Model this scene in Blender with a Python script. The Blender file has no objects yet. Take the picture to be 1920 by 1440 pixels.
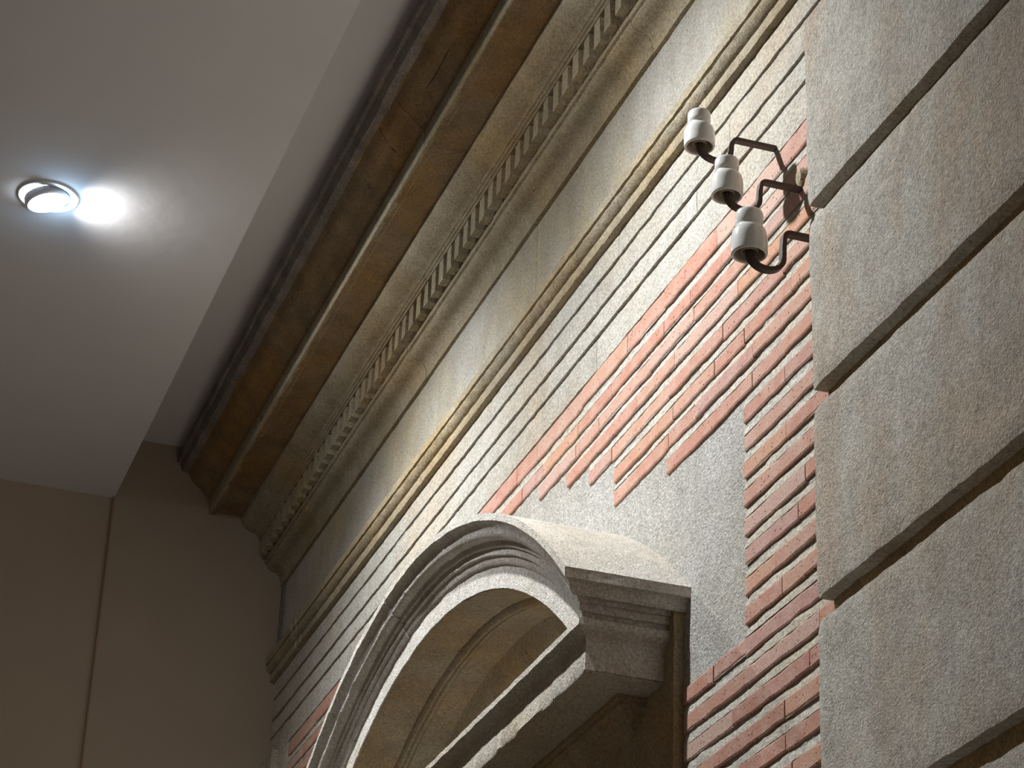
import bpy, math, random
from mathutils import Vector, Matrix, noise
random.seed(7)
S = bpy.context.scene
C = S.collection
R_ = math.radians

# ------------------------------------------------------------------ camera
cam = bpy.data.cameras.new('camera'); camo = bpy.data.objects.new('camera', cam); C.objects.link(camo)
cam.sensor_fit = 'HORIZONTAL'; cam.sensor_width = 36.0; cam.lens = 36.0*4575.94/1920
cam.clip_start = .05; cam.clip_end = 200
rt = Vector((-0.32822614, -0.94395054, 0.03499968)); dn = Vector((0.42517379, -0.18072331, -0.88688575)); fw = Vector((0.84350154, -0.27621814, 0.46066115))
M = Matrix.Identity(4)
for i in range(3):
    M[i][0] = rt[i]; M[i][1] = -dn[i]; M[i][2] = -fw[i]
camo.matrix_world = M
S.camera = camo
cam.dof.use_dof = False

# ------------------------------------------------------------------ world / exposure
w = bpy.data.worlds.new('world'); S.world = w; w.use_nodes = True
bg = w.node_tree.nodes['Background']; bg.inputs[0].default_value = (1.0, .82, .64, 1); bg.inputs[1].default_value = .102
S.view_settings.view_transform = 'Standard'; S.view_settings.look = 'None'
S.view_settings.gamma = 1; S.view_settings.exposure = 0; S.view_settings.use_curve_mapping = False
LAMP_W = 320.0           # watts of each spotlight's beam
LAMP_COL = (.95, .97, 1.0)
WALL = -2.0             # plane of the brick faces
CEIL = 4.059
FAR = 8.98

# ------------------------------------------------------------------ node helpers
def mat(name):
    m = bpy.data.materials.new(name); m.use_nodes = True
    nt = m.node_tree; b = nt.nodes['Principled BSDF']
    return m, nt, b
def N(nt, t, **k):
    n = nt.nodes.new(t)
    for a, v in k.items():
        if a in n.inputs.keys(): n.inputs[a].default_value = v
        else: setattr(n, a, v)
    return n
def noise_n(nt, scale, detail=3, rough=.55, stretch=None):
    geo = N(nt, 'ShaderNodeNewGeometry'); out = geo.outputs['Position']
    if stretch:
        mp = N(nt, 'ShaderNodeMapping'); mp.inputs['Scale'].default_value = stretch
        nt.links.new(out, mp.inputs['Vector']); out = mp.outputs['Vector']
    n = N(nt, 'ShaderNodeTexNoise'); n.inputs['Scale'].default_value = scale; n.inputs['Detail'].default_value = detail; n.inputs['Roughness'].default_value = rough
    nt.links.new(out, n.inputs['Vector'])
    return n.outputs['Fac']
def ramp(nt, fac, stops):
    r = N(nt, 'ShaderNodeValToRGB'); e = r.color_ramp.elements
    e[0].position, e[0].color = stops[0][0], (*stops[0][1], 1)
    e[1].position, e[1].color = stops[1][0], (*stops[1][1], 1)
    for p, c in stops[2:]:
        x = e.new(p); x.color = (*c, 1)
    nt.links.new(fac, r.inputs[0]); return r.outputs[0]
def mix(nt, fac, a, b, mode='MIX'):
    m = N(nt, 'ShaderNodeMix', data_type='RGBA', blend_type=mode)
    for s, v in ((m.inputs[0], fac), (m.inputs[6], a), (m.inputs[7], b)):
        if hasattr(v, 'is_output') or isinstance(v, bpy.types.NodeSocket): nt.links.new(v, s)
        elif isinstance(v, (int, float)): s.default_value = v
        else: s.default_value = (*v, 1)
    return m.outputs[2]
def G(v): return (v, v, v)
def stone(name, base, warm, dark, grit=.0035, gscale=170, pit=.5, patch=1.6, vary=.12, warm_amt=(.45, .7), rough=.9, pst=(1, 1, 1.4)):
    """weathered limestone / plaster: mottled base, warm stains, grit relief and small pits"""
    m, nt, b = mat(name)
    big = noise_n(nt, patch, 4, .6, pst)
    f = ramp(nt, big, [(warm_amt[0], G(0)), (warm_amt[1], G(1))])
    col = mix(nt, f, base, warm)
    med = noise_n(nt, 9, 5, .65, (1, 1, .7))
    f2 = ramp(nt, med, [(.38, G(1)), (.62, G(0))])
    dm = N(nt, 'ShaderNodeMath', operation='MULTIPLY'); nt.links.new(f2, dm.inputs[0]); dm.inputs[1].default_value = .55
    col = mix(nt, dm.outputs[0], col, dark)
    fine = noise_n(nt, gscale*.8, 3, .7)
    f3 = ramp(nt, fine, [(.30, G(.62)), (.62, G(1.08))])
    col = mix(nt, 1.0, col, f3, 'MULTIPLY')
    f5 = ramp(nt, noise_n(nt, 95, 3, .65), [(.34, G(.80)), (.58, G(1.06))])
    col = mix(nt, 1.0, col, f5, 'MULTIPLY')
    # pits
    geo = N(nt, 'ShaderNodeNewGeometry')
    vo = N(nt, 'ShaderNodeTexVoronoi'); vo.inputs['Scale'].default_value = 26; nt.links.new(geo.outputs['Position'], vo.inputs['Vector'])
    f4 = ramp(nt, vo.outputs['Distance'], [(.05, G(0)), (.10, G(1))])
    gate = ramp(nt, noise_n(nt, 14, 2, .5), [(.52, G(1)), (.58, G(0))])
    pm = N(nt, 'ShaderNodeMath', operation='MAXIMUM'); nt.links.new(f4, pm.inputs[0]); nt.links.new(gate, pm.inputs[1])
    pc = N(nt, 'ShaderNodeMapRange'); pc.inputs['To Min'].default_value = 1-pit; nt.links.new(pm.outputs[0], pc.inputs['Value'])
    col = mix(nt, 1.0, col, pc.outputs[0], 'MULTIPLY')
    oi = N(nt, 'ShaderNodeObjectInfo'); mr = N(nt, 'ShaderNodeMapRange'); mr.inputs['To Min'].default_value = 1-vary; mr.inputs['To Max'].default_value = 1+vary*.5
    nt.links.new(oi.outputs['Random'], mr.inputs['Value'])
    col = mix(nt, 1.0, col, mr.outputs[0], 'MULTIPLY')
    nt.links.new(col, b.inputs['Base Color'])
    b.inputs['Roughness'].default_value = rough; b.inputs['Specular IOR Level'].default_value = .15
    bp = N(nt, 'ShaderNodeBump'); bp.inputs['Strength'].default_value = 1; bp.inputs['Distance'].default_value = grit
    nt.links.new(noise_n(nt, gscale, 4, .65), bp.inputs['Height'])
    bp2 = N(nt, 'ShaderNodeBump'); bp2.inputs['Strength'].default_value = 1; bp2.inputs['Distance'].default_value = .006
    nt.links.new(noise_n(nt, 22, 4, .6), bp2.inputs['Height']); nt.links.new(bp2.outputs[0], bp.inputs['Normal'])
    bp3 = N(nt, 'ShaderNodeBump'); bp3.inputs['Strength'].default_value = pit; bp3.inputs['Distance'].default_value = .004
    nt.links.new(pm.outputs[0], bp3.inputs['Height']); nt.links.new(bp.outputs[0], bp3.inputs['Normal'])
    nt.links.new(bp3.outputs[0], b.inputs['Normal'])
    return m
def plain(name, col, rough=.6, metal=0, bump=0, bscale=60, spec=.5, coat=0, var=.0):
    m, nt, b = mat(name)
    if var:
        c = mix(nt, ramp(nt, noise_n(nt, 3, 4), [(.3, G(0)), (.7, G(1))]), tuple(x*(1-var) for x in col), tuple(x*(1+var) for x in col)); nt.links.new(c, b.inputs['Base Color'])
    else: b.inputs['Base Color'].default_value = (*col, 1)
    b.inputs['Roughness'].default_value = rough; b.inputs['Metallic'].default_value = metal; b.inputs['Specular IOR Level'].default_value = spec
    b.inputs['Coat Weight'].default_value = coat
    if bump:
        bp = N(nt, 'ShaderNodeBump'); bp.inputs['Strength'].default_value = 1; bp.inputs['Distance'].default_value = bump
        nt.links.new(noise_n(nt, bscale, 4), bp.inputs['Height']); nt.links.new(bp.outputs[0], b.inputs['Normal'])
    return m
M_stone   = stone('pale_limestone', (.52, .50, .44), (.50, .42, .26), (.36, .33, .27), grit=.0042, vary=.10)
M_course  = stone('pale_course_stone', (.56, .54, .475), (.55, .45, .33), (.42, .39, .32), grit=.0050, vary=.08)
M_cornice = stone('ochre_stained_cornice_stone', (.33, .25, .16), (.36, .22, .085), (.18, .13, .085), grit=.0018, gscale=220, patch=2.3, warm_amt=(.40, .62), vary=.14, pit=.65)
M_ovolo   = stone('cornice_lower_stone', (.43, .38, .28), (.42, .31, .16), (.29, .24, .16), grit=.0022, gscale=200, patch=1.7, vary=.14)
M_dust    = stone('dusty_grey_stone', (.30, .275, .25), (.25, .21, .17), (.12, .11, .10), grit=.002, gscale=200)
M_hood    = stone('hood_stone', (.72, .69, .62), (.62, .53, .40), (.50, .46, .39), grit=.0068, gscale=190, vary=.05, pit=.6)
M_under   = stone('shaded_hood_stone', (.39, .33, .24), (.39, .285, .155), (.26, .21, .145), grit=.0015, gscale=200, patch=3.2, warm_amt=(.40, .60), pit=.8, vary=.04)  # darker, browner hood stone: shade under the hood is put into its colour
M_plaster = stone('rough_lime_plaster', (.58, .565, .52), (.53, .49, .41), (.44, .42, .37), grit=.010, gscale=150, vary=.0, pit=.5)
M_mortar  = stone('lime_mortar', (.56, .53, .46), (.56, .50, .38), (.40, .37, .31), grit=.0050, gscale=150, vary=.0, pit=.3)
M_pier    = stone('rusticated_render', (.62, .595, .52), (.56, .465, .36), (.45, .41, .345), grit=.0062, gscale=190, patch=3.4, vary=.06, pit=.4, pst=(1.6, 1, .75), warm_amt=(.44, .62))
M_soot_mark = plain('black_soot', (.035, .028, .022), .9)
M_groove    = stone('shaded_groove_stone', (.36, .27, .15), (.36, .25, .12), (.2, .15, .1), grit=.002, vary=.05)  # groove shade and warm bounce put into the stone colour; also backs the core

def brick_mat():
    m, nt, b = mat('terracotta_brick')
    oi = N(nt, 'ShaderNodeObjectInfo')
    col = ramp(nt, oi.outputs['Random'], [(0, (.455, .235, .165)), (.22, (.435, .22, .16)), (.40, (.47, .28, .21)), (.55, (.49, .265, .165)), (.70, (.42, .24, .20)), (.84, (.50, .35, .28)), (1, (.40, .185, .14))])
    cl = noise_n(nt, 16, 4, .6)
    f = ramp(nt, cl, [(.42, G(0)), (.72, G(1))])
    m2 = N(nt, 'ShaderNodeMath', operation='MULTIPLY'); nt.links.new(f, m2.inputs[0]); m2.inputs[1].default_value = .55
    col = mix(nt, m2.outputs[0], col, (.53, .40, .33))
    f3 = ramp(nt, noise_n(nt, 150, 3, .7), [(.3, G(.78)), (.65, G(1.06))])
    col = mix(nt, 1.0, col, f3, 'MULTIPLY')
    geo = N(nt, 'ShaderNodeNewGeometry')
    vo = N(nt, 'ShaderNodeTexVoronoi'); vo.inputs['Scale'].default_value = 75; nt.links.new(geo.outputs['Position'], vo.inputs['Vector'])
    f4 = ramp(nt, vo.outputs['Distance'], [(.12, G(.25)), (.20, G(1))])
    gate = ramp(nt, noise_n(nt, 30, 2, .5), [(.48, G(1)), (.56, G(0))])
    pm = N(nt, 'ShaderNodeMath', operation='MAXIMUM'); nt.links.new(f4, pm.inputs[0]); nt.links.new(gate, pm.inputs[1])
    col = mix(nt, 1.0, col, pm.outputs[0], 'MULTIPLY')
    nt.links.new(col, b.inputs['Base Color']); b.inputs['Roughness'].default_value = .85; b.inputs['Specular IOR Level'].default_value = .2
    bp = N(nt, 'ShaderNodeBump'); bp.inputs['Strength'].default_value = 1; bp.inputs['Distance'].default_value = .0016
    nt.links.new(noise_n(nt, 110, 4, .6), bp.inputs['Height'])
    bp3 = N(nt, 'ShaderNodeBump'); bp3.inputs['Strength'].default_value = .8; bp3.inputs['Distance'].default_value = .003
    nt.links.new(pm.outputs[0], bp3.inputs['Height']); nt.links.new(bp.outputs[0], bp3.inputs['Normal']); nt.links.new(bp3.outputs[0], b.inputs['Normal'])
    return m
M_brick = brick_mat()
M_ceil  = plain('matt_ceiling_paint', (.58, .58, .60), .95, bump=.0015, bscale=5, spec=.1, var=.02)
M_upper = plain('upper_ceiling_paint', (.62, .61, .62), .95, spec=.1)
M_beige = plain('beige_wall_paint', (.36, .30, .235), .95, bump=.001, bscale=8, spec=.1, var=.03)
M_beige2= plain('beige_wall_paint_left', (.385, .32, .25), .95, bump=.001, bscale=8, spec=.1, var=.03)
M_bead  = plain('brown_corner_bead', (.30, .19, .11), .8)
M_porc  = plain('white_glazed_porcelain', (.66, .66, .63), .16, spec=.6, coat=.4, var=.03)
M_porcd = plain('unglazed_inner_porcelain', (.42, .38, .31), .5)
M_iron  = plain('rusty_iron', (.085, .062, .05), .62, metal=.35, bump=.0012, bscale=160, var=.35)
M_ring  = plain('white_lamp_housing', (.62, .64, .68), .4)
M_dark  = plain('lamp_cavity', (.12, .13, .15), .6)
def emis(name, col, s):
    m, nt, b = mat(name); b.inputs['Base Color'].default_value = (0, 0, 0, 1)
    b.inputs['Emission Color'].default_value = (*col, 1); b.inputs['Emission Strength'].default_value = s; return m
M_lens = emis('lit_led_lens', (.80, .91, 1.0), 30)

# ------------------------------------------------------------------ mesh helpers
def link(name, verts, faces, m, parent=None, smooth=None, origin=None, kind=None, label=None):
    me = bpy.data.meshes.new(name)
    o0 = Vector(origin) if origin else Vector((0, 0, 0))
    me.from_pydata([tuple(Vector(v)-o0) for v in verts], [], faces)
    if isinstance(m, (list, tuple)):
        for x in m: me.materials.append(x)
    else: me.materials.append(m)
    me.update()
    if smooth is not None:
        me.shade_smooth(); me.set_sharp_from_angle(angle=R_(smooth))
    o = bpy.data.objects.new(name, me); C.objects.link(o); o.location = o0
    if parent:
        o.parent = parent; o.location = o0 - parent.location
    if kind: o['kind'] = kind
    if label: o['label'] = label
    return o
def empty(name, loc=(0, 0, 0), label=None, cat=None, group=None, kind=None):
    o = bpy.data.objects.new(name, None); C.objects.link(o); o.location = loc; o.empty_display_size = .1
    for k, v in (('label', label), ('category', cat), ('group', group), ('kind', kind)):
        if v: o[k] = v
    return o
def nz(x, y, z, f): return noise.noise(Vector((x*f, y*f, z*f)))
def fix(verts, faces):
    """make all faces of a closed mesh point outward"""
    import bmesh
    me = bpy.data.meshes.new('t'); me.from_pydata(verts, [], faces); bm = bmesh.new(); bm.from_mesh(me); bmesh.ops.recalc_face_normals(bm, faces=bm.faces)
    bm.verts.ensure_lookup_table(); fs = [[v.index for v in f.verts] for f in bm.faces]; vs = [tuple(v.co) for v in bm.verts]; bm.free(); bpy.data.meshes.remove(me)
    return vs, fs
def extrude_x(name, prof, x0, x1, m, parent, step=.05, jit=.0012, x0f=None, smooth=32, label=None, fixed_y=-2.02, freq=14):
    """closed profile [(y,z)..] run along x; x0f(y,z) may shift the near end (mitre)"""
    n = max(1, round((x1-x0)/step)); k = len(prof); V = []
    for i in range(n+1):
        for (y, z) in prof:
            xa = x0f(y, z) if x0f else x0
            x = xa + (x1-xa)*i/n
            j = 0 if y < fixed_y else jit
            V.append((x, y + j*(nz(x, y*3, z*5, freq)+.5*nz(x, y, z, freq*3.1)), z + j*(nz(x+9, y*3, z*5, freq)+.5*nz(x+5, y, z, freq*3.1))))
    F = []
    for i in range(n):
        for j in range(k):
            a, b = i*k+j, i*k+(j+1) % k
            F.append((a, b, b+k, a+k))
    F.append(tuple(range(k))[::-1]); F.append(tuple(n*k+j for j in range(k)))
    V, F = fix(V, F)
    return link(name, V, F, m, parent, smooth, label=label)
def box_v(x0, x1, y0, y1, z0, z1, j=0.0, nx=1):
    V = []; F = []
    for i in range(nx+1):
        x = x0+(x1-x0)*i/nx
        for (y, z) in ((y0, z0), (y1, z0), (y1, z1), (y0, z1)):
            V.append((x+(random.uniform(-j, j) if i in (0, nx) else 0), y+random.uniform(-j, j), z+random.uniform(-j, j)))
    for i in range(nx):
        for q in range(4): a, b = i*4+q, i*4+(q+1) % 4; F.append((a, a+4, b+4, b))
    F.append((0, 1, 2, 3)); F.append(tuple(nx*4+q for q in (3, 2, 1, 0)))
    return V, F
def box(name, b, m, parent=None, j=0, nx=1, **k):
    V, F = box_v(*b, j=j, nx=nx); V, F = fix(V, F); return link(name, V, F, m, parent, **k)
def slab(name, x0, x1, z0, z1, yf, yb, m, parent, step=.03, amp=.0012, edge=.004, f=9, label=None, smooth=30, chamf=.004):
    """dressed block whose front is an uneven grid with worn edges"""
    nx = max(2, round((x1-x0)/step)); nzz = max(2, round((z1-z0)/step))
    V = []; F = []
    for i in range(nx+1):
        for k in range(nzz+1):
            x = x0+(x1-x0)*i/nx; z = z0+(z1-z0)*k/nzz; y = yf+amp*(nz(x, 3, z, f)+.6*nz(x, 8, z, f*3))
            e = edge*.5*(nz(x, 1, z, 17)+nz(x, 5, z, 45))
            if k == 0: z += e+edge*.2; y -= chamf
            if k == nzz: z += e-edge*.2; y -= chamf
            if i == 0: x += e; y -= chamf
            if i == nx: x += e; y -= chamf
            V.append((x, y, z))
    w = nzz+1
    for i in range(nx):
        for k in range(nzz): a = i*w+k; F.append((a, a+1, a+w+1, a+w))
    # skirt to the back
    rim = [i*w for i in range(nx+1)] + [nx*w+k for k in range(1, w)] + [i*w+nzz for i in range(nx-1, -1, -1)] + [k for k in range(nzz-1, 0, -1)]
    base = len(V)
    for r in rim: V.append((V[r][0], yb, V[r][2]))
    L = len(rim)
    for q in range(L): a, b = rim[q], rim[(q+1) % L]; F.append((a, b, base+(q+1) % L, base+q))
    F.append(tuple(base+q for q in range(L))[::-1])
    V, F = fix(V, F)
    return link(name, V, F, m, parent, smooth, label=label)

PY, PXE = -1.900, 3.893                         # face and far edge of the rusticated pilaster
# ================================================================== SETTING
XN = 3.0                                         # nearest x of the long wall
XC, ZC, RAD = 6.075, .756, 1.930                 # centre and radius of the hood's arch
# ---- wall: lime-plastered core with an opening for the tympanum of the hood
wall = None
def wall_core():
    V = []; F = []; idx = {}; st = .025
    nx = int((FAR+.05-3.90)/st); nzz = int((3.84-1.0)/st)
    def vid(i, k):
        if (i, k) not in idx:
            x = 3.90+i*st; z = 1.0+k*st
            y = -2.006+.0022*nz(x, 0, z, 8)+.0018*nz(x, 3, z, 26)+.0009*nz(x, 5, z, 60)
            idx[(i, k)] = len(V); V.append((x, y, z))
        return idx[(i, k)]
    for i in range(nx):
        for k in range(nzz):
            x = 3.90+(i+.5)*st; z = 1.0+(k+.5)*st
            if z > 2.03 and math.hypot(x-XC, z-ZC) < 1.80: continue
            F.append((vid(i, k), vid(i+1, k), vid(i+1, k+1), vid(i, k+1)))
    return V, F
V, F = wall_core()
wall = link('wall_right', V, F, M_plaster, smooth=60); wall['kind'] = 'structure'
box('core_masonry', (3.9, FAR+.1, -2.45, -2.30, 1.0, 4.40), M_groove, wall)
box('core_masonry', (1.8, 3.90, -2.35, -2.03, .5, 3.29), M_groove, wall)
box('core_masonry', (1.8, FAR+.1, -2.35, -2.10, 3.83, 4.40), M_groove, wall)

# ---- bricks
JZ = [2.972, 2.900, 2.840, 2.777, 2.709, 2.640, 2.577, 2.509, 2.438, 2.368, 2.301, 2.234, 2.165, 2.094, 2.025, 1.958, 1.890]
while JZ[-1] > 1.25: JZ.append(JZ[-1]-.0683)
ENDS = {2.840: 5.83, 2.777: 5.60, 2.709: 5.43, 2.640: 5.245, 2.577: 5.247, 2.509: 4.895}
BH = .040; runs = []
for z in JZ:
    top = z+(.056 if z == JZ[0] else BH)
    if z > 2.87: runs.append((z, top, 3.885, 8.655))
    elif z in ENDS: runs.append((z, top, 3.885, ENDS[z])); runs.append((z, top, max(2*XC-ENDS[z], 6.40), 8.655))
    elif z > 1.92: runs.append((z, top, 3.885, 4.444)); runs.append((z, top, 7.72, 8.655))
    else: runs.append((z, top, 3.885, 4.785)); runs.append((z, top, 7.37, 8.655))
protos = {}
def brick_proto(Lq, hq):
    key = (Lq, hq, random.randrange(4))
    if key in protos: return protos[key]
    L, h = Lq/1000, hq/1000; V = []; F = []; n = max(2, round(L/.045))
    for i in range(n+1):
        x = L*i/n; e = random.uniform(-.0022, .0022); e2 = random.uniform(-.0022, .0022); yb = random.uniform(-.0006, .0006)
        x2 = x+(random.uniform(0, .0008) if i == 0 else (-random.uniform(0, .0008) if i == n else 0))
        V += [(x, -.06, 0), (x2, yb-.0015, e), (x2, yb+.0004, e+.004), (x2, yb+.0004, h+e2-.004), (x2, yb-.0015, h+e2), (x, -.06, h)]
    k = 6
    for i in range(n):
        for q in range(5): a = i*k+q; F.append((a, a+1, a+1+k, a+k))
    F.append(tuple(range(k))[::-1]); F.append(tuple(n*k+q for q in range(k)))
    V, F = fix(V, F)
    me = bpy.data.meshes.new('brick'); me.from_pydata(V, [], F); me.materials.append(M_brick); protos[key] = me; return me
extra = []; nb = 0
for (z, top, xa, xb) in runs:
    x = xa; first = True
    while x < xb-.03:
        L = random.choice((.12, .17, .2, .25, .3, .34, .37)) if first else random.choice((.17, .25, .28, .33, .36, .38))
        first = False
        if xb-(x+L) < .09: L = xb-x
        Lq = round(L*200)*5
        # only what the picture can see: not behind the hood
        hid = (5.05 < x and x+L < 7.15 and z < 2.50) or z < 1.60 and x > 4.9
        if not hid:
            o = bpy.data.objects.new('brick', brick_proto(Lq, round((top-z)*1000))); C.objects.link(o); o.parent = wall
            o.location = (x+.0007, WALL+random.uniform(-.001, .001), z+random.uniform(-.0018, .0018)+.004*nz(x, 0, z, 2.2)); o.scale = ((L-.0014)/(Lq/1000), 1, 1)
            o.rotation_euler = (random.uniform(-.012, .012), random.uniform(-.004, .004), random.uniform(-.003, .003)); nb += 1
        x += L
# ---- mortar beds: struck joints, recessed under the upper brick and sloping out
V = []; F = []
def strip(xa, xb, zt, zb, yt, yb):
    n = max(2, round((xb-xa)/.012)); b = len(V)
    for i in range(n+1):
        x = xa+(xb-xa)*i/n; s = .004*nz(x, 0, zt, 2.2)
        d = .0042*max(0, .5+nz(x, 2, zt, 5)+.7*nz(x, 7, zt, 21))
        V.append((x, -2.04, zt+s+.002)); V.append((x, yt-.001+d*.9, zt+s+.002)); V.append((x, yt+d+.0008*nz(x, 1, zt, 70), zt+s-.003-.003*nz(x, 1, zt, 40)))
        zz = (zt+zb)/2; V.append((x, (yt+yb)/2+.0012+.0016*nz(x, 3, zz, 33)+d*.4, zz+s)); V.append((x, yb+.0010*nz(x, 5, zb, 30), zb+s+.001*nz(x, 5, zb, 50))); V.append((x, -2.04, zb+s-.003))
    for i in range(n):
        for q in range(5): a = b+i*6+q; F.append((a+1, a, a+6, a+7))
for n_, (z, top, xa, xb) in enumerate(runs):
    lower = [r for r in runs if r[0] < z-.01 and r[0] > z-.09]
    zb = max(r[0] for r in lower)+BH if lower else z-.03
    for r in (lower or [(0, 0, xa, xb)]):
        a, b_ = max(xa, r[2]), min(xb, r[3])
        if b_-a > .05: strip(a, b_, z, zb, -2.0095, -2.0005)
link('mortar_beds', V, F, M_mortar, wall, 50, kind='stuff')
V = []; F = []                                  # vertical joints between bricks sit a little back
for (z, top, xa, xb) in runs:
    b = len(V); V += [(xa, -2.0022, z+.001), (xb, -2.0022, z+.001), (xb, -2.0022, top-.001), (xa, -2.0022, top-.001)]; F.append((b, b+1, b+2, b+3))
link('upright_joints', V, F, M_mortar, wall, kind='stuff')

# ---- pale stone courses above the brick
for (za, zb) in ((3.031, 3.122), (3.137, 3.198), (3.214, 3.288), (3.304, 3.392)):
    x = XN if za > 3.1 else 3.6; off = random.uniform(.2, .8)
    cuts = [x, x+off]
    if za > 3.29: cuts = [XN, 4.35, 5.24, 6.3, 7.2, 8.2]
    else:
        while cuts[-1] < 7.9: cuts.append(cuts[-1]+random.uniform(.75, 1.25))
    end = 8.665 if za < 3.13 else FAR+.02
    cuts = [c for c in cuts if c < end-.2]+[end]
    for a, b_ in zip(cuts, cuts[1:]):
        slab('course_stone', a+.0003, b_-.0003, za, zb, -1.998+random.uniform(-.0008, .0008), -2.05, M_course, wall, step=.024, amp=.0008, edge=.0042, chamf=.0015)
box('groove_backing', (XN, FAR+.05, -2.06, -2.012, 3.02, 3.47), M_mortar, wall)
# ---- frieze
cuts = [XN, 3.9, 4.893, 5.922, 6.95, 8.05, 8.93]
for a, b_ in zip(cuts, cuts[1:]):
    slab('frieze_stone', a+.0004, b_-.0004, 3.44, 3.805, -2.000+random.uniform(-.0006, .0006), -2.08, M_stone, wall, step=.035, amp=.0016, edge=.001, chamf=.001)
box('frieze_return', (8.932, FAR+.03, -2.08, -1.994, 3.47, 3.80), M_dust, wall, nx=3)
# ---- corner strip at the far end, below the courses
slab('corner_strip', 8.668, FAR+.02, 1.6, 3.128, -1.996, -2.05, M_stone, wall, step=.04, amp=.001)
box('corner_boss', (8.80, FAR+.02, -2.03, -1.974, 1.6, 3.04), M_stone, wall, j=.003, nx=6)
# plug of old mortar beside the second bracket
V = []; F = []
for a in range(12):
    t = 2*math.pi*a/12; V.append((4.118+.020*math.cos(t)*(1+.2*nz(a, 0, 0, 1)), -2.004, 2.892+.030*math.sin(t)))
    V.append((4.118+.013*math.cos(t), -1.990+.002*nz(a, 3, 0, .9), 2.892+.020*math.sin(t)))
for a in range(12): b_ = (a+1) % 12; F.append((2*a, 2*b_, 2*b_+1, 2*a+1))
F.append(tuple(2*a+1 for a in range(12))); V, F = fix(V, F)
link('mortar_plug', V, F, M_ovolo, wall, 60)

# ---- main cornice (trim_1)
cor = empty('trim_1', (6, -2, 3.8), kind='structure')
P_bed = [(-2.10, 3.797), (-1.999, 3.784), (-1.989, 3.785), (-1.988, 3.800), (-1.986, 3.806), (-1.984, 3.818), (-1.978, 3.831), (-1.968, 3.840), (-1.955, 3.844), (-1.942, 3.848), (-1.932, 3.854), (-1.926, 3.862), (-1.925, 3.871), (-1.917, 3.873), (-1.916, 3.888), (-1.936, 3.892), (-2.10, 3.894)]
P_den = [(-2.10, 3.890), (-1.940, 3.890), (-1.940, 3.970), (-1.884, 3.972), (-1.884, 3.981), (-1.877, 3.983), (-1.877, 3.990), (-1.872, 3.992), (-2.10, 3.996)]
P_ovo = [(-2.10, 3.992), (-1.871, 3.992), (-1.866, 3.997), (-1.856, 4.0), (-1.845, 4.004), (-1.832, 4.010), (-1.820, 4.018), (-1.811, 4.026), (-1.804, 4.036), (-1.803, 4.048), (-1.80, 4.064), (-2.10, 4.066)]
P_cor = [(-2.10, 4.061), (-1.802, 4.061), (-1.76, 4.062), (-1.703, 4.062), (-1.698, 4.050), (-1.673, 4.050), (-1.671, 4.072), (-1.670, 4.119), (-1.656, 4.121), (-1.650, 4.125), (-1.640, 4.134), (-1.632, 4.146), (-1.622, 4.156), (-1.608, 4.164), (-1.594, 4.174), (-1.584, 4.188), (-1.576, 4.205), (-1.569, 4.214), (-1.56, 4.216), (-2.10, 4.218)]
P_top = [(-2.10, 4.214), (-1.562, 4.214), (-1.541, 4.218), (-1.533, 4.240), (-1.530, 4.252), (-1.519, 4.256), (-1.516, 4.284), (-2.10, 4.288)]
def run_blocks(name, prof, cuts, m, **k):
    for a, b_ in zip(cuts, cuts[1:]):
        dy = random.uniform(-.0012, .0012); pr = [(y+(dy if y > -2.05 else 0), z) for y, z in prof]
        extrude_x(name, pr, a+.0005, b_-.0005, m, cor, **k)
run_blocks('bed_moulding', P_bed, [3.2, 4.05, 4.98, 6.1, 7.0, 8.0, FAR+.02], M_ovolo, jit=.0016, step=.04)
run_blocks('dentil_band', P_den, [3.2, 4.4, 5.55, 6.7, 7.9, FAR+.02], M_ovolo, jit=.0010)
run_blocks('ovolo_moulding', P_ovo, [3.2, 4.5, 5.99, 7.05, 8.15, FAR+.02], M_ovolo, jit=.0016)
run_blocks('corona_block', P_cor, [3.2, 4.3, 5.1, 6.05, 7.2, 8.2, FAR+.02], M_cornice, jit=.0022)
run_blocks('crown_fillet', P_top, [3.2, 4.6, 5.4, 6.12, 7.0, 8.0, FAR+.02], M_dust, jit=.004, freq=9)
run_blocks('corona_fillet', [(-1.70, 4.052), (-1.6715, 4.0492), (-1.6695, 4.052), (-1.6685, 4.1185), (-1.70, 4.120)], [3.2, 4.3, 5.1, 6.05, 7.2, 8.2, FAR+.02], M_ovolo, jit=.0012, fixed_y=-1.69)
# dentils, one by one
x = 5.247-.0824*18; dmesh = []
for v in range(4):
    V, F = box_v(-.0225, .0225, -1.945, -1.888, 3.892, 3.974, j=.0015, nx=1); V, F = fix([(a, b_+1.888, c-3.892) for a, b_, c in V], F)
    me = bpy.data.meshes.new('dentil'); me.from_pydata(V, [], F); me.materials.append(M_ovolo); dmesh.append(me)
while x < FAR-.02:
    o = bpy.data.objects.new('dentil', random.choice(dmesh)); C.objects.link(o); o.parent = cor
    o.location = Vector((x-.0225+random.uniform(-.002, .002), -1.888+random.uniform(-.001, .001), 3.892)) - cor.location; x += .0824

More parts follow.
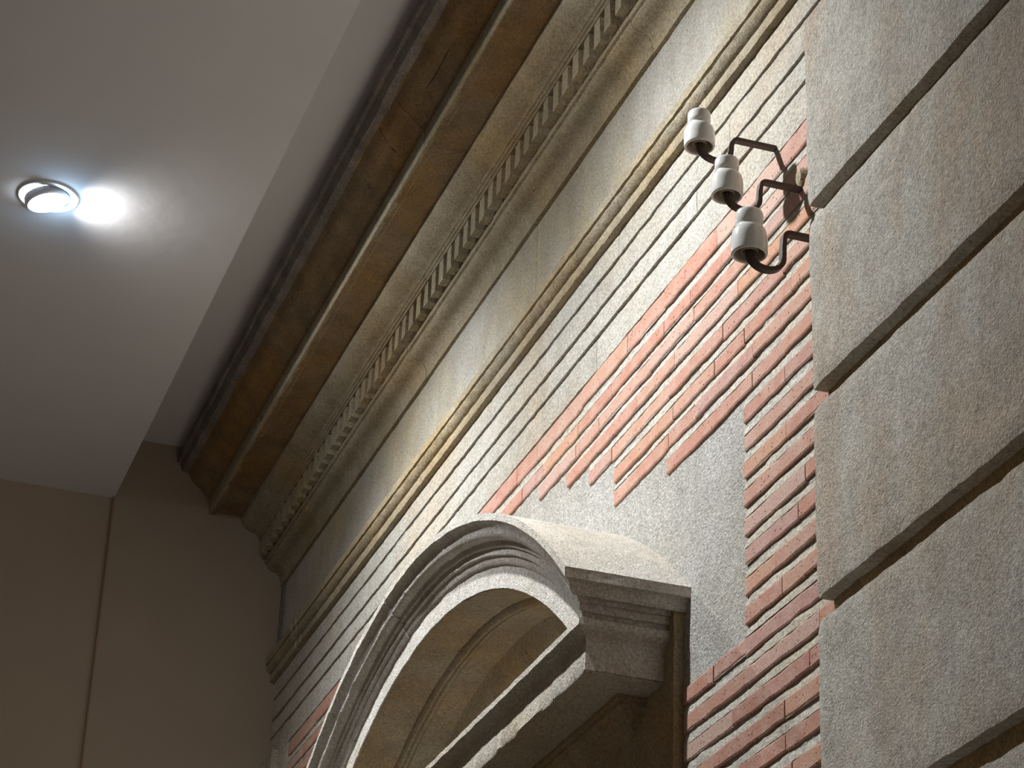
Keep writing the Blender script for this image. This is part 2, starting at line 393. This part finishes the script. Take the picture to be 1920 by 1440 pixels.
def crack(pts, rad, m=None):
    V = []; F = []; P = []
    for a, b_ in zip(pts, pts[1:]):
        for q in range(5): P.append(Vector(a).lerp(Vector(b_), q/5)+Vector((.003*nz(a[0], q, a[2], 3.3), 0, 0)))
    P.append(Vector(pts[-1])); out = Vector((0, .6, -.8))
    for i, p in enumerate(P):
        d = (P[min(i+1, len(P)-1)]-P[max(i-1, 0)]).normalized(); sd = d.cross(out).normalized(); w_ = rad*(.6+.8*abs(nz(i, 1, 2, .7)))*(1 if 0 < i < len(P)-1 else .3)
        V += [p+sd*w_+out*.0006, p+out*.0016, p-sd*w_+out*.0006, p-out*.002]
    for i in range(len(P)-1):
        for q in range(4): a, b_ = i*4+q, i*4+(q+1) % 4; F.append((a, b_, b_+4, a+4))
    link('crack', V, F, M_soot_mark, cor)
crack([(6.226, -1.572, 4.210), (6.234, -1.581, 4.194), (6.23, -1.593, 4.175), (6.248, -1.614, 4.161), (6.244, -1.632, 4.145), (6.238, -1.645, 4.129), (6.244, -1.665, 4.12)], .0022)
crack([(5.671, -1.623, 4.155), (5.716, -1.624, 4.154), (5.749, -1.625, 4.153), (5.832, -1.625, 4.153), (5.889, -1.622, 4.156)], .0014)
crack([(6.479, -1.6, 4.17), (6.502, -1.624, 4.154)], .002)
# ---- architrave moulding (trim_2)
arc = empty('trim_2', (6, -2, 3.37), kind='structure')
P_arc = [(-2.06, 3.372), (-1.996, 3.373), (-1.981, 3.375), (-1.979, 3.380), (-1.979, 3.404), (-1.982, 3.409), (-1.976, 3.411), (-1.970, 3.415), (-1.964, 3.422), (-1.960, 3.430), (-1.962, 3.437), (-1.966, 3.440), (-1.957, 3.443), (-1.956, 3.468), (-1.965, 3.474), (-1.999, 3.480), (-2.06, 3.482)]
cuts = [XN, 4.60, 5.55, 6.5, 7.45, 8.53, FAR+.02]
for a, b_ in zip(cuts, cuts[1:]):
    extrude_x('architrave_stone', P_arc, a+.0004, b_-.0004, M_ovolo, arc, jit=.0017, step=.014, freq=24)
for xx in (8.50, 8.57):                          # pale smears of repair mortar over the moulding near the corner
    extrude_x('mortar_smear', [(y+.0015, z) for y, z in P_arc if y > -1.999], xx, xx+.014, M_mortar, arc, jit=.002, step=.005)

# ---- end wall
V, F = box_v(FAR, FAR+.2, -2.4, -1.284, .5, 4.45); V, F = fix(V, F)
wb = link('wall_back', V, F, M_beige); wb['kind'] = 'structure'
box('left_bay', (FAR+.022, FAR+.2, -1.284, 4.0, .5, 4.2), M_beige2, wb)
box('corner_bead', (FAR-.001, FAR+.03, -1.2845, -1.278, .5, CEIL), M_bead, wb)
# ---- ceiling: lowered field with a slot left open along the old cornice
V, F = box_v(.5, FAR+.1, -1.284, 4.0, CEIL, 4.36); V, F = fix(V, F)
ce = link('ceiling', V, F, M_ceil); ce['kind'] = 'structure'
box('upper_slab', (.5, FAR+.1, -2.4, -1.2, 4.325, 4.42), M_upper, ce)

# ================================================================== RUSTICATED PILASTER
pil = empty('rusticated_pilaster', (3.0, -1.9, .5), 'tall rendered pilaster of wide flat blocks with deep horizontal grooves, right of the brickwork', 'pilaster')
for (za, zb) in ((2.668, 3.130), (2.240, 2.624), (1.794, 2.194), (1.338, 1.746), (.90, 1.284)):
    slab('rusticated_block', 2.1, PXE, za, zb, PY, PY-.034, M_pier, pil, step=.022, amp=.0030, edge=.0045, f=5, chamf=.003)
slab('groove_bed', 2.1, PXE-.001, .9, 3.118, PY-.032, -2.02, M_groove, pil, step=.06, amp=.001)

# ================================================================== CURVED WINDOW HOOD
hood = empty('window_hood', (XC, -2.0, 1.955), 'curved segmental stone hood over the window, deep shell under its arch', 'window hood')
XE0, XE1 = 4.757, 2*XC-4.757
def xend(y): return XE0+(-1.700-y)
A = [(1.930, -1.700), (1.912, -1.700), (1.905, -1.710), (1.897, -1.718), (1.889, -1.721), (1.881, -1.722), (1.874, -1.727), (1.869, -1.736), (1.868, -1.748), (1.854, -1.751), (1.851, -1.759), (1.835, -1.759), (1.832, -1.767), (1.822, -1.769), (1.812, -1.774), (1.808, -1.780)]
FR = [(1.808, -1.780), (1.751, -1.780)]
LEDGE = 2.075
def ang(r, X):                                   # angle of radius r at x=X, from +z, negative towards the near end
    return math.asin(max(-1, min(1, (X-XC)/r)))
def sweep_rows(prof, t0, t1, n, left_end=True):
    rows = []
    for i in range(n+1):
        u = i/n; row = []
        for (r, y) in prof:
            xa = t0(r, y); xb = t1(r, y); a = ang(r, xa)+(ang(r, xb)-ang(r, xa))*u
            j = .0016*(nz(a*r, y*6, r*6, 12)+.6*nz(a*r, y*6, r*6, 40))
            row.append((XC+(r+j)*math.sin(a), y+j, ZC+(r+j)*math.cos(a)))
        rows.append(row)
    return rows
def grid(rows, V, F, flip=False):
    b = len(V); k = len(rows[0])
    for r in rows: V.extend(r)
    for i in range(len(rows)-1):
        for j in range(k-1):
            a = b+i*k+j; q = (a, a+1, a+k+1, a+k); F.append(q[::-1] if flip else q)
cutx = [None, 5.80, 6.29, 6.85, None]
NEAR = lambda r, y: xend(y)
FARE = lambda r, y: 2*XC-xend(y)
def inner_near(r, y):                             # the flat ring stops on the ledge
    xl = XC-math.sqrt(max(0, r*r-(LEDGE-.015-ZC)**2)); return max(xl, xend(y))
for s in range(4):
    def t0(r, y, s=s): return (inner_near(r, y) if s == 0 else cutx[s]+.0014+(1.93-r)*(cutx[s]-XC)/(-1.93))
    def t1(r, y, s=s): return (2*XC-inner_near(r, y) if s == 3 else cutx[s+1]-.0014+(1.93-r)*(cutx[s+1]-XC)/(-1.93))
    prof = [(1.930, -2.02), (1.930, -1.90), (1.930, -1.78)]+A+FR[1:]+[(1.753, -1.792), (1.775, -1.80), (1.80, -2.02)]
    prof = [(r_+(0, .0022, -.0012, .0015)[s] if y_ > -1.777 else r_, y_) for r_, y_ in prof]
    L = {0: 60, 1: 30, 2: 32, 3: 34}[s]
    rows = sweep_rows(prof, (lambda r, y: (xend(-1.70) if r > 1.909 else t0(r, y))) if s == 0 else t0, t1, L)
    V = []; F = []; grid(rows, V, F)
    k = len(prof); F.append(tuple(range(k))); F.append(tuple((len(rows)-1)*k+q for q in range(k-1, -1, -1)))
    V, F = fix(V, F)
    link('arch_segment', V, F, M_hood, hood, 34)
# near-side return of the mouldings (they turn the corner and run back to the wall)
V = []; F = []; rows = []
pts = []
for (r, y) in A:
    X = xend(y); pts.append((X, y, ZC+math.sqrt(max(0, r*r-(X-XC)**2))))
pts = [p for p in pts if p[2] > 2.079]
for (y, z) in ((-1.757, 2.075), (-1.757, 2.058), (-1.764, 2.054), (-1.772, 2.049), (-1.781, 2.046), (-1.786, 2.041), (-1.786, 2.0), (-1.786, 1.963)): pts.append((xend(y), y, z))
for (X, y, z) in pts:
    row = []
    for i in range(12):
        yy = y+(-2.01-y)*i/11; j = .0014*nz(X*4, yy, z*4, 14) if i else 0
        row.append((X+j, yy, z+j))
    rows.append(row)
grid(rows, V, F)
link('side_return', V, F, M_hood, hood, 34)
# ledge, lower fascia and soffit block with its near-side return
P_led = [(-2.10, 2.077), (-1.760, 2.075), (-1.757, 2.073), (-1.757, 2.058), (-1.764, 2.054), (-1.772, 2.049), (-1.781, 2.046), (-1.786, 2.041), (-1.786, 2.020), (-1.786, 1.965), (-1.789, 1.960), (-1.85, 1.959), (-2.10, 1.958)]
extrude_x('lintel_fascia', P_led, 4.8, XE1-.09, M_hood, hood, step=.018, jit=.0016, x0f=lambda y, z: (xend(y)+.001 if y > -1.79 else 4.85), freq=20, fixed_y=-2.05)
# bed moulding under the soffit
P_lm = [(-2.02, 1.962), (-1.903, 1.962), (-1.903, 1.949), (-1.914, 1.947), (-1.914, 1.938), (-1.922, 1.932), (-1.936, 1.925), (-1.950, 1.914), (-1.962, 1.902), (-1.976, 1.892), (-1.99, 1.884), (-2.02, 1.882)]
extrude_x('soffit_moulding', P_lm, 4.95, 7.2, M_under, hood, step=.05, jit=.001, x0f=lambda y, z: 4.944+(-1.903-y) if y > -2 else 5.05)
V = []; F = []; grid([[(4.943+(-1.903-y), y+(-2.0-y)*i/6, z) for i in range(7)] for (y, z) in P_lm[1:-1]], V, F)
link('soffit_moulding_return', V, F, M_under, hood, 34)
# window surround plate
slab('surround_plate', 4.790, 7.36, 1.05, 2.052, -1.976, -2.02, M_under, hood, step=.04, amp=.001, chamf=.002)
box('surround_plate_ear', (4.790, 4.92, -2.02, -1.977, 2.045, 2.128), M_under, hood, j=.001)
# tympanum shell: curved soffit stepping in to a flat back
def shell(name, prof, m, n=70):
    rows = sweep_rows(prof, lambda r, y: XC-math.sqrt(r*r-(2.06-ZC)**2), lambda r, y: XC+math.sqrt(r*r-(2.06-ZC)**2), n)
    V = []; F = []; grid(rows, V, F, True); return link(name, V, F, m, hood, 34)
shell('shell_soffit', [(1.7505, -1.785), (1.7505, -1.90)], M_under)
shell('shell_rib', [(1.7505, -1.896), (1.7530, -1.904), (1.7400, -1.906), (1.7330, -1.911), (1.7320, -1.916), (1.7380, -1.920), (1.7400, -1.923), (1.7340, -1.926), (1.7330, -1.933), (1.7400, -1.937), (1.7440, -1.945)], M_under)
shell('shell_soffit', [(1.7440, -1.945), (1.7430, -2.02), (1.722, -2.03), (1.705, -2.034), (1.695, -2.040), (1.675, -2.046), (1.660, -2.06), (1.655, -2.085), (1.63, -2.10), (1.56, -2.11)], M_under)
V = []; F = []
for i in range(41):
    a = -.85+1.7*i/40; V.append((XC+1.70*math.sin(a), -2.105, ZC+1.70*math.cos(a)))
V += [(XC+1.4, -2.105, 2.0), (XC-1.4, -2.105, 2.0)]; F.append(tuple(range(43)))
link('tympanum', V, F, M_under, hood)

# ================================================================== INSULATORS ON IRON BRACKETS
def lathe(prof, n=40):
    V = []; F = []
    for (r, z) in prof:
        for i in range(n): t = 2*math.pi*i/n; V.append((r*math.cos(t), r*math.sin(t), z))
    for j in range(len(prof)-1):
        for i in range(n):
            a = j*n+i; b_ = j*n+(i+1) % n; F.append((a, b_, b_+n, a+n))
    return V, F
BODY = [(.0290, .0035), (.0300, .0008), (.0325, 0), (.0345, .0015), (.0352, .005), (.0356, .015), (.0356, .030), (.0350, .040), (.0332, .048), (.0300, .0535), (.0258, .0570), (.0236, .0590), (.0229, .0615), (.0238, .0645), (.0260, .0670), (.0266, .073), (.0266, .086), (.0260, .0905), (.0240, .0935), (.018, .0945), (.008, .0945), (.001, .094)]
BODY3 = [(r, z if z < .056 else z) for r, z in BODY]
BODY3 = [(.0290, .0035), (.0300, .0008), (.0325, 0), (.0345, .0015), (.0350, .005), (.0355, .015), (.0354, .028), (.0345, .040), (.0322, .050), (.0288, .0565), (.0252, .0595), (.0240, .0615), (.0246, .0640), (.0262, .068), (.0270, .074), (.0271, .082), (.0264, .089), (.0245, .0935), (.0195, .0965), (.010, .098), (.001, .0982)]
INNER = [(.0290, .0035), (.0275, .010), (.0262, .030), (.0220, .038), (.0185, .038), (.0172, .030), (.0168, .008), (.0155, .005), (.0142, .008), (.0135, .030), (.0100, .046), (.001, .048)]
def insulator(label, X, Yi, zr, k, arm, body, lean):
    root = empty('porcelain_insulator', (X, WALL, zr+arm), label, 'insulator', 'old porcelain insulators on iron wall brackets')
    V, F = lathe(body); V = [(a*k, b_*k, c*k) for a, b_, c in V]
    o = link('porcelain_bell', V, F, M_porc, root, 45); o.location = (0, Yi-WALL, -arm); o.rotation_euler = lean
    V, F = lathe(INNER); V = [(a*k, b_*k, c*k) for a, b_, c in V]
    o2 = link('inner_cup', V, F, M_porcd, o, 45); o2.location = (0, 0, 0)
    # bracket: flat bar swept in a vertical plane
    P = []
    def arcp(cy, cz, ry, rz, a0, a1, n):
        for i in range(n+1): t = R_(a0+(a1-a0)*i/n); P.append((cy+ry*math.cos(t), cz+rz*math.sin(t)))
    g = Yi+.0
    P.append((g, .045)); P.append((g, .004))
    arcp(g-.038, .004, .038, .030, 0, -180, 12)
    top = arm-.002
    P.append((g-.077, max(.02, top*.5)))
    arcp(g-.079-.014, top-.014, .014, .014, 0, 90, 5)
    P.append((-2.012, top+.001))
    wx, th = .0082*k, .0045*k; V = []; F = []
    for i, (y, z) in enumerate(P):
        y0, z0 = P[max(i-1, 0)]; y1, z1 = P[min(i+1, len(P)-1)]; d = Vector((y1-y0, z1-z0)).normalized(); n_ = Vector((-d[1], d[0]))
        f = 1 if i > 1 else .85
        for (sx, sn) in ((-1, -1), (1, -1), (1, 1), (-1, 1)):
            V.append((X+sx*wx*f+lean[1]*(z)*.0, y+n_[0]*th*sn, zr+z+n_[1]*th*sn))
    for i in range(len(P)-1):
        for q in range(4): a, b_ = i*4+q, i*4+(q+1) % 4; F.append((a, b_, b_+4, a+4))
    F.append((0, 1, 2, 3)); F.append(tuple((len(P)-1)*4+q for q in range(4))); V, F = fix(V, F)
    br = link('iron_bracket', V, F, M_iron, root)
    bv = br.modifiers.new('bevel', 'BEVEL'); bv.width = .0012; bv.segments = 2; bv.limit_method = 'ANGLE'
    return root
insulator('white porcelain insulator highest on the wall, farthest of the three', 4.251, -1.812, 3.005, .99, .043, BODY, (0, R_(1.5), 0))
insulator('middle white porcelain insulator between the other two', 4.126, -1.823, 2.806, 1.0, .060, BODY, (0, 0, 0))
insulator('lowest white porcelain insulator, nearest the grooved pilaster, larger', 4.000, -1.817, 2.589, 1.10, .074, BODY3, (0, R_(-1), 0))

# ================================================================== SPOTLIGHTS IN THE CEILING
def spotlight(x, y, label):
    root = empty('recessed_spotlight', (x, y, CEIL), label, 'spotlight', 'adjustable spotlights recessed in the lowered ceiling')
    V, F = lathe([(.074, .004), (.074, -.004), (.080, -.007), (.094, -.006), (.099, 0), (.099, .003)], 56)
    o = link('trim_ring', V, F, M_ring, root, 40); o.location = (0, 0, 0)
    V, F = lathe([(.074, .003), (.074, -.0008), (.001, -.0008)], 40)
    o = link('lamp_cavity', V, F, M_dark, root, 40); o.location = (0, 0, 0)
    tilt = Matrix.Rotation(R_(-17), 4, 'X')       # leans its beam towards the masonry
    head = []
    V, F = lathe([(.070, .010), (.070, -.012), (.064, -.016), (.060, -.014), (.060, -.008)], 56)
    V = [tuple(tilt @ Vector(v)+Vector((0, .004, -.010))) for v in V]
    o = link('tilting_collar', V, F, M_ring, root, 40); o.location = (0, 0, 0)
    V, F = lathe([(.0605, -.010), (.045, -.012), (.001, -.0125)], 48)
    V = [tuple(tilt @ Vector(v)+Vector((0, .004, -.010))) for v in V]
    o = link('lens', V, F, M_lens, root, 60); o.location = (0, 0, 0)
    L = bpy.data.lights.new('beam', 'SPOT'); L.energy = LAMP_W; L.color = LAMP_COL; L.shadow_soft_size = .028; L.spot_size = R_(120); L.spot_blend = 1.0
    lo = bpy.data.objects.new('beam', L); C.objects.link(lo); lo.parent = root; lo.location = (0, -.012, -.034)
    d = Vector((0, -1.30, -2.45)).normalized(); lo.rotation_euler = d.to_track_quat('-Z', 'Y').to_euler()
    G_ = bpy.data.lights.new('added_halo', 'POINT'); G_.energy = 1.6; G_.color = (.50, .75, 1.0); G_.shadow_soft_size = .03     # added point light, stands in for the blue halo round the lens
    go = bpy.data.objects.new('added_halo', G_); C.objects.link(go); go.parent = root; go.location = (0, -.035, -.052)
    W_ = bpy.data.lights.new('wide_spill', 'SPOT'); W_.energy = 24; W_.color = (.97, .93, .88); W_.spot_size = R_(160); W_.spot_blend = .8; W_.shadow_soft_size = .012
    wo = bpy.data.objects.new('wide_spill', W_); C.objects.link(wo); wo.parent = root; wo.location = (0, -.050, -.019); wo.rotation_euler = Vector((0, -.8, -.6)).to_track_quat('-Z', 'Y').to_euler()
    return root
spotlight(6.785, -.645, 'lit round spotlight in the pale lowered ceiling, tilted towards the cornice')
spotlight(4.72, -.645, 'spotlight of the same row nearer the camera, above the top of the picture')
print('bricks', nb, 'objects', len(bpy.data.objects))
